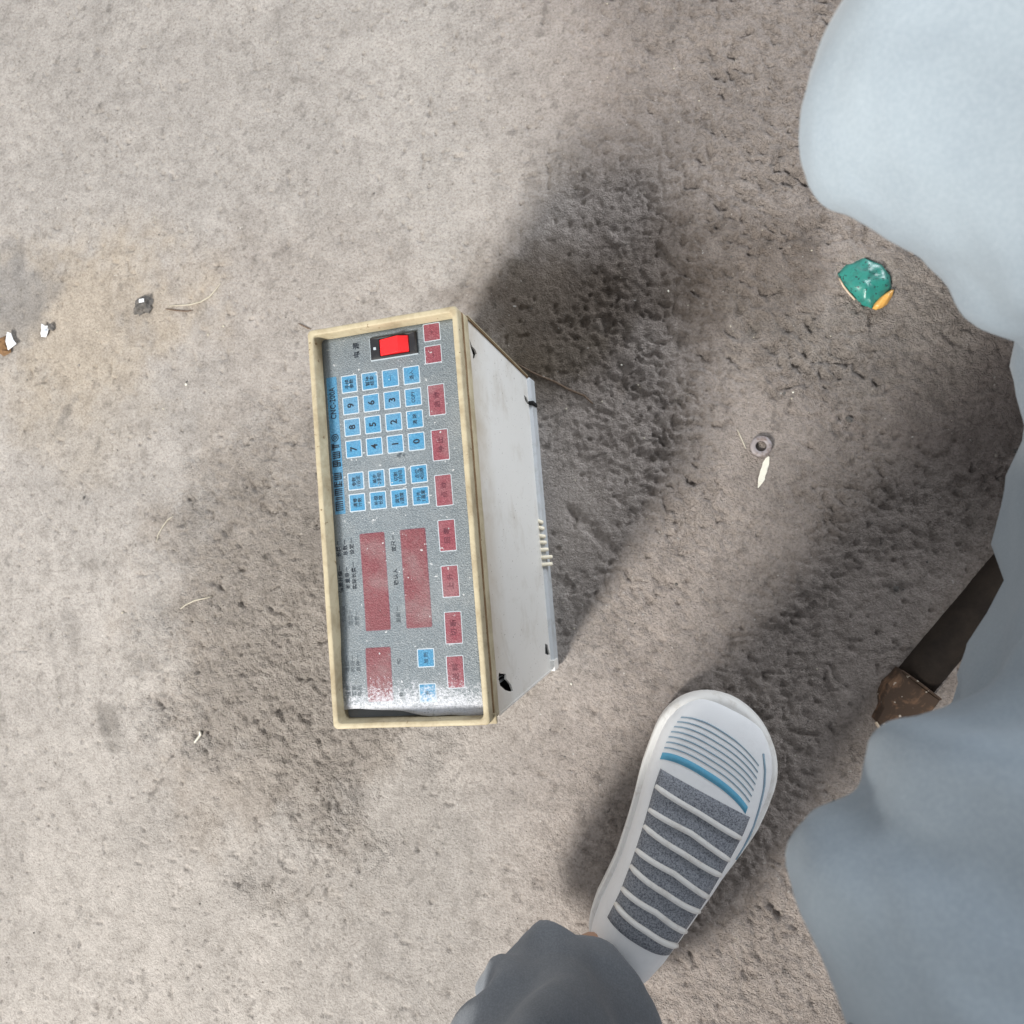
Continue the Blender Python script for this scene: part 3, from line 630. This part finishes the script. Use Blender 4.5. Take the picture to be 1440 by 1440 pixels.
# old timber bar with a rusty end plate, lying on the floor under the crouching person
bo = unp(1262, 985); bar = empty('timber_bar', (bo[0], bo[1], 0), math.atan2(*(unp(1405, 815) - unp(1262, 985))[[1, 0]]))
tag(bar, 'dark old timber bar with a rusty end plate lying by pale blue trousers', 'timber bar')
bm = bmesh.new(); loops = []
for i_ in range(21):
    xx = .018 + .40 * i_ / 20; wv = .0006 * mnoise.noise(Vector((xx * 40, 3, 1)))
    loops.append([(xx, -.0175 * math.cos(a) + wv, max(-.003, .002 + .0180 * math.sin(a) + wv)) for a in np.linspace(-.3, math.pi + .3, 15)])
loft(bm, loops, cap0=True, cap1=True); from_bm('timber', bm, timber, bar, True)
bm = bmesh.new(); pts = [(-.030, -.010), (-.022, -.019), (.0, -.021), (.023, -.0205), (.024, .0195), (.006, .021), (-.006, .017), (-.013, .011), (-.026, .008)]
pts = dens(pts, 3)
J = [mnoise.noise(Vector((p[0] * 200, p[1] * 200, 2))) * .0012 for p in pts]
loft(bm, [[(p[0] + j, p[1] + j, -.003) for p, j in zip(pts, J)], [(p[0] + j, p[1] + j, .0205 + .05 * min(0, p[0])) for p, j in zip(pts, J)], [(p[0] * .94, p[1] * .94, .0220 + .05 * min(0, p[0])) for p in pts]], cap0=True, cap1=True)
from_bm('end_plate', bm, rust_block, bar)
bm = bmesh.new(); tube(bm, [(-.0300, -.012, .0185), (-.0300, .0, .0195), (-.0270, .008, .0195)], .0014, 6); from_bm('bare_edge', bm, pale_edge, bar, True)
bm = bmesh.new(); tube(bm, [(.0235, -.0200, .0212), (.0240, 0, .0225), (.0238, .0190, .0215)], .0011, 6); from_bm('plate_lip', bm, rust_block, bar, True)

# ------------------------------------------------------------------ people
def skin(name, V, E, mat, parent, root=0, sub=2, wrinkle=None):
    me_ = bpy.data.meshes.new(name); me_.from_pydata([v[:3] for v in V], E, [])
    o = link(name, me_, mat, parent)
    sk = o.modifiers.new('skin', 'SKIN'); sk.use_smooth_shade = True; sk.branch_smoothing = .6
    if not me_.skin_vertices: me_.attributes.new('skin', 'FLOAT', 'POINT')
    for i, v in enumerate(V):
        d = me_.skin_vertices[0].data[i]; d.radius = (v[3], v[4] if len(v) > 4 else v[3]); d.use_root = (i == root)
    ss = o.modifiers.new('sub', 'SUBSURF'); ss.levels = sub; ss.render_levels = sub
    if wrinkle:
        for j, (sz, st) in enumerate(wrinkle):
            tx = bpy.data.textures.new(name + '_folds', 'WOOD' if st < 0 else 'CLOUDS'); tx.noise_scale = sz
            if st < 0: tx.wood_type = 'BANDNOISE'; tx.turbulence = 11.0; tx.noise_basis_2 = 'SIN'; st = -st
            else: tx.noise_depth = 2
            dm = o.modifiers.new('folds', 'DISPLACE'); dm.texture = tx; dm.strength = st; dm.texture_coords = 'GLOBAL'; dm.mid_level = .5
    return o
def chain(n, start=0): return [(start + i, start + i + 1) for i in range(n - 1)]

# person standing beside: white trainer steps into view
pa = [(-.14, -.60, .96, .10), (-.14, -.61, 1.15, .10), (-.14, -.60, 1.35, .11), (-.14, -.58, 1.47, .05), (-.14, -.57, 1.56, .075), (-.14, -.555, 1.66, .085), (-.14, -.56, 1.72, .06)]
pa += [(-.20, -.55, .90, .075), (-.14, -.43, .52, .05), (-.092, -.385, .14, .035), (-.088, -.375, .05, .03)]
pa += [(-.06, -.64, .90, .075), (-.01, -.74, .52, .05), (.0, -.95, .14, .035), (.0, -.95, .05, .03)]
pa += [(-.31, -.62, 1.38, .05), (-.34, -.74, 1.10, .038), (-.22, -.78, .96, .03), (-.15, -.79, .93, .03)]
pa += [(.03, -.60, 1.38, .05), (.08, -.74, 1.10, .038), (-.02, -.80, .96, .03), (-.08, -.80, .93, .03)]
ea = chain(7) + [(0, 7)] + chain(4, 7) + [(0, 11)] + chain(4, 11) + [(2, 15)] + chain(4, 15) + [(2, 19)] + chain(4, 19)
A = skin('person', pa, ea, skin_m, None)
tag(A, 'standing person in grey trousers stepping forward in a white trainer', 'person')
skin('trousers', [(-.14, -.60, 1.02, .15), (-.14, -.60, .94, .16), (-.20, -.56, .86, .115), (-.14, -.44, .52, .092), (-.112, -.412, .30, .085), (-.105, -.405, .12, .080), (-.092, -.385, .070, .080),
                  (-.06, -.65, .86, .115), (-.01, -.74, .52, .092), (.0, -.86, .30, .085), (.0, -.95, .14, .08)], [(0, 1), (1, 2), (2, 3), (3, 4), (4, 5), (5, 6), (1, 7), (7, 8), (8, 9), (9, 10)], denim_grey, A, sub=4, wrinkle=[(.10, .02), (.09, -.014), (.03, .006)])
skin('jacket', [(-.14, -.60, 1.00, .17), (-.14, -.61, 1.2, .16), (-.14, -.60, 1.38, .14), (-.14, -.58, 1.47, .075), (-.31, -.62, 1.39, .08), (-.34, -.74, 1.12, .062), (-.23, -.78, .97, .05), (.03, -.60, 1.39, .08), (.08, -.74, 1.12, .062), (-.01, -.80, .97, .05)],
     [(0, 1), (1, 2), (2, 3), (2, 4), (4, 5), (5, 6), (2, 7), (7, 8), (8, 9)], shirt_dark, A, wrinkle=[(.08, .02)])
skin('hair', [(-.14, -.60, 1.62, .07), (-.14, -.58, 1.72, .085), (-.14, -.545, 1.765, .06)], chain(3), hair_m, A)

# the trainer: lofted along its length; s runs from toe to heel
SH_T = Vector((.0345, -.1440, 0)); SH_D = Vector((-.42, -.9075, 0)).normalized(); SH_N = Vector((-SH_D.y, SH_D.x, 0))    # SH_N points to the wearer's right (+x side)
HW = [(.0625 * (1 - math.cos(a)), .0600 * math.sin(a)) for a in np.linspace(.0, math.pi / 2, 14)]
HW = [(a, max(b, .003)) for a, b in HW] + [(.08, .0600), (.10, .0590), (.14, .052), (.19, .044), (.235, .0405), (.250, .037), (.262, .032), (.272, .025), (.280, .014), (.285, .003)]
TOP = [(0, .020), (.012, .036), (.03, .046), (.05, .052), (.08, .060), (.12, .075), (.16, .090), (.20, .098), (.25, .098), (.285, .085)]
itp = lambda tab, s: float(np.interp(s, [a for a, b in tab], [b for a, b in tab]))
def shoe_pt(s, u, grow=0.0):
    """upper surface: u in -1..1 across"""
    hw = itp(HW, s) * .95 - .003 + grow; top = itp(TOP, s) + grow; a = math.pi * .5 * u
    zz = .022 + (top - .022) * max(0.0, math.cos(a)) ** .62
    curve = .010 * math.sin(math.pi * min(1, s / .285))                # toes turn in a little
    lat = hw * math.copysign(abs(math.sin(a)) ** .85, u) 
    return SH_T + SH_D * s + SH_N * (lat + curve) + Vector((0, 0, zz))
def sneaker(parent, offset=None, angle=0.0):
    bm = bmesh.new(); ss_ = [.0020, .0045, .008, .014, .022, .032, .044, .058, .074, .092, .112, .134, .158, .182, .206, .230, .250, .266, .276, .2815]
    loops = []
    for s in ss_: loops.append([shoe_pt(s, -1 + 2 * k / 22) for k in range(23)])
    loft(bm, loops, closed=False)
    c0 = bm.verts.new(SH_T + SH_D * .0012 + SH_N * .0003 + Vector((0, 0, .024))); c1 = bm.verts.new(SH_T + SH_D * .2835 + Vector((0, 0, .05)))
    bm.verts.ensure_lookup_table(); nv = 23
    for k in range(22):
        bm.faces.new((c0, bm.verts[k], bm.verts[k + 1])); b0 = (len(ss_) - 1) * nv; bm.faces.new((c1, bm.verts[b0 + k + 1], bm.verts[b0 + k]))
    up_ = from_bm('sneaker', bm, knit_white, parent, True)
    bm = bmesh.new()                                                   # sole and toe bumper
    ss2 = np.linspace(0, math.pi, 44); path = []
    sv = [.285 * (.5 - .5 * math.cos(a)) for a in ss2]
    right = [SH_T + SH_D * s + SH_N * (itp(HW, s) + .010 * math.sin(math.pi * s / .285)) for s in sv]
    left = [SH_T + SH_D * s + SH_N * (-itp(HW, s) + .010 * math.sin(math.pi * s / .285)) for s in sv]
    out_ = right + left[::-1]; cen = sum(out_, Vector()) / len(out_)
    def lvl(z, k_): return [cen + (p - cen) * k_ + Vector((0, 0, z + .004 * max(0, 1 - (p - SH_T).length / .07))) for p in out_]
    loft(bm, [lvl(-.001, .955), lvl(.0008, .985), lvl(.008, 1.0), lvl(.022, 1.0), lvl(.0275, .985), lvl(.0285, .955), lvl(.0275, .925)], cap0=True, cap1=True)
    from_bm('sole', bm, rubber_white, up_, True)
    for k in range(8):                                                 # woven lines over the toes, then one blue band
        s0 = .0265 + .0052 * k; wdt = .0011 if k < 7 else .0062
        bm = bmesh.new(); loops = []
        for q in range(25):
            u = -.62 + 1.08 * q / 24; s_ = s0 + .034 * (u + .12) ** 2 + .002 * (u + .6)
            a, b = shoe_pt(s_, u, .0005), shoe_pt(s_ + wdt, u, .0005); dn = Vector((0, 0, .0012))
            loops.append([a, b, b - dn, a - dn])
        loft(bm, loops, cap0=True, cap1=True); from_bm('stripe', bm, shoe_grey if k < 7 else shoe_blue, up_, True)
    bm = bmesh.new(); loops = []
    for q in range(13):                                                # grey knitted tongue
        u = -.55 + 1.1 * q / 12; lp = [shoe_pt(.082 + .006 * u * u + .007 * j, u, .0008) for j in range(20)]
        loops.append(lp)
    loft(bm, loops, closed=False); tg = from_bm('tongue', bm, mesh_grey, up_, True); m_ = tg.modifiers.new('thick', 'SOLIDIFY'); m_.thickness = .0012
    for k in range(7):                                                 # laces
        bm = bmesh.new(); s0 = .098 + .017 * k
        tube(bm, [shoe_pt(s0 + .010 * abs(q / 10 - .5) * (1 if k % 2 else .4) + .004 * (q / 10 - .5), -.50 + 1.0 * q / 10, .0026) for q in range(11)], [.0020] + [.0027] * 9 + [.0020], 8)
        from_bm('lace', bm, rubber_white, up_, True)
    bm = bmesh.new(); tube(bm, [shoe_pt(.030 + .012 * j, .56 + .035 * j, .0004) for j in range(9)], .0009, 6); from_bm('seam', bm, shoe_grey, up_, True)
    return up_
s1 = sneaker(A)
s2 = s1.copy(); COL.objects.link(s2); s2.parent = A; s2.location = (.09, -.55, 0)
for ch in list(s1.children):
    c_ = ch.copy(); COL.objects.link(c_); c_.parent = s2

# crouching person in pale blue trousers whose lap shows at the edge
pb = [(.47, .03, .27, .09), (.50, .03, .48, .10), (.48, .03, .68, .11), (.44, .03, .80, .05), (.41, .03, .88, .075), (.38, .03, .96, .085), (.39, .03, 1.02, .06)]
pb += [(.43, .10, .25, .075), (.115, .185, .48, .05), (.37, .235, .12, .035), (.36, .235, .05, .03), (.29, .32, .03, .03)]
pb += [(.43, -.04, .25, .075), (.088, -.158, .48, .05), (.36, -.20, .12, .035), (.35, -.20, .05, .03), (.29, -.285, .03, .03)]
pb += [(.48, .22, .69, .05), (.52, .36, .50, .038), (.44, .30, .42, .03), (.40, .28, .40, .03)]
pb += [(.48, -.16, .69, .05), (.53, -.30, .50, .038), (.45, -.24, .42, .03), (.41, -.22, .40, .03)]
eb = chain(7) + [(0, 7)] + chain(5, 7) + [(0, 12)] + chain(5, 12) + [(2, 17)] + chain(4, 17) + [(2, 21)] + chain(4, 21)
B = skin('person', pb, eb, skin_m, None)
tag(B, 'crouching person in pale blue trousers with lap at the edge of view', 'person')
skin('trousers', [(.46, .03, .37, .165), (0.3, .03, .26, 0.17), (0.312, .075, .335, .105), (0.209, .132, .41, .094), (0.087, .205, .485, .086), (.24, .215, .28, .07), (.35, .23, .14, .06),
                  (0.318, -.010, .335, .105), (0.218, -.072, .41, .092), (0.083, -.165, .485, .086), (.22, -.19, .28, .07), (.34, -.20, .14, .06)],
     [(0, 1), (1, 2), (2, 3), (3, 4), (4, 5), (5, 6), (1, 7), (7, 8), (8, 9), (9, 10), (10, 11)], denim_pale, B, root=1, sub=5, wrinkle=[(.10, .024), (.11, -.012), (.03, .006)])
skin('shirt_tail', [(.336, .190, .34, .10), (.273, .120, .325, .115), (.243, .035, .295, .12), (.254, -.050, .325, .115), (.300, -.125, .35, .10)], chain(5), denim_pale, B, root=2, sub=4, wrinkle=[(.06, .014), (.09, -.010), (.03, .005)])
skin('jacket', [(.50, .03, .34, .17), (.50, .03, .5, .17), (.48, .03, .68, .15), (.44, .03, .79, .075), (.48, .22, .69, .085), (.52, .355, .52, .062), (.46, .31, .43, .05), (.48, -.16, .69, .085), (.53, -.295, .52, .062), (.47, -.25, .43, .05)],
     [(0, 1), (1, 2), (2, 3), (2, 4), (4, 5), (5, 6), (2, 7), (7, 8), (8, 9)], shirt_dark, B, wrinkle=[(.08, .02)])
skin('hair', [(.42, .03, .92, .07), (.41, .03, 1.02, .085), (.375, .03, 1.055, .06)], chain(3), hair_m, B)
for xx0, yy, ang in ((.255, .355, -.80), (.25, -.325, .82)):
    bm = bmesh.new(); loops = []
    for s in (0, .01, .04, .09, .16, .22, .26, .28):
        hw = itp(HW, min(s * 1.0, .284)); top = .05 + .05 * min(1, s / .15)
        loops.append([(xx0 + s * math.cos(ang) - hw * math.cos(a) * math.sin(ang), yy + s * math.sin(ang) + hw * math.cos(a) * math.cos(ang), top * math.sin(a) if math.sin(a) > 0 else -.001) for a in [2 * math.pi * k / 16 for k in range(16)]])
    loft(bm, loops, cap0=True, cap1=True); from_bm('shoe', bm, shirt_dark, B, True)

# stitched side seams on the crouching person's trousers, laid on the finished cloth
bpy.context.view_layer.update()
tro = [c_ for c_ in B.children if c_.name.startswith('trousers')][0]
dg = bpy.context.evaluated_depsgraph_get(); ev = tro.evaluated_get(dg)
for (p0, p1, p2) in (((.30, .105), (.19, .150), (.060, .205)), ((.32, -.03), (.20, -.090), (.05, -.160))):
    for off in (0, .007):
        pts = []
        for q in range(61):
            t_ = q / 60; x_ = (1 - t_) ** 2 * p0[0] + 2 * t_ * (1 - t_) * p1[0] + t_ ** 2 * p2[0] + off; y_ = (1 - t_) ** 2 * p0[1] + 2 * t_ * (1 - t_) * p1[1] + t_ ** 2 * p2[1] + off
            hit, loc_, nor_, _ = ev.ray_cast(Vector((x_, y_, 1.5)), Vector((0, 0, -1)))
            if hit: pts.append(loc_ + nor_ * .0003)
        if len(pts) > 4:
            bm = bmesh.new(); tube(bm, pts, .0013, 6); from_bm('seam', bm, shirt_dark, tro, True)

# loose grit too fine to count
for (n_, m_, seed_) in ((900, stone_m, 1), (700, dark_stone_m, 2), (500, straw_m, 3)):
    r_ = np.random.default_rng(seed_); verts, faces = [], []
    while len(faces) < n_ * 8:
        x_, y_ = r_.uniform(-.93, .40), r_.uniform(-.62, .74)
        if r_.random() > .25 + .75 * (x_ > -.15): continue
        a_ = (x_ - DX) * math.cos(DYAW) + (y_ - DY) * math.sin(DYAW); b_ = -(x_ - DX) * math.sin(DYAW) + (y_ - DY) * math.cos(DYAW)
        if abs(a_) < .066 and abs(b_) < .155: continue
        q = .0003 + .0009 * r_.random() ** 3; z_ = floor_z(x_, y_) + q * .3; k0 = len(verts)
        for d_ in ((1, 0, 0), (-1, 0, 0), (0, 1, 0), (0, -1, 0), (0, 0, 1), (0, 0, -1)):
            j_ = r_.uniform(.6, 1.3); verts.append((x_ + d_[0] * q * j_ + d_[1] * q * .4, y_ + d_[1] * q * j_ - d_[0] * q * .4, z_ + d_[2] * q * j_ * .8))
        faces += [(k0 + a, k0 + b, k0 + c_) for a, b, c_ in ((0, 2, 4), (2, 1, 4), (1, 3, 4), (3, 0, 4), (2, 0, 5), (1, 2, 5), (3, 1, 5), (0, 3, 5))]
    me_ = bpy.data.meshes.new('grit'); me_.from_pydata(verts, [], faces)
    g_ = link('grit', me_, m_); g_['kind'] = 'stuff'
    g_['label'] = {1: 'fine grey grit scattered over the floor', 2: 'fine dark grit scattered over the floor', 3: 'fine straw coloured grit scattered over the floor'}[seed_]; g_['category'] = 'grit'
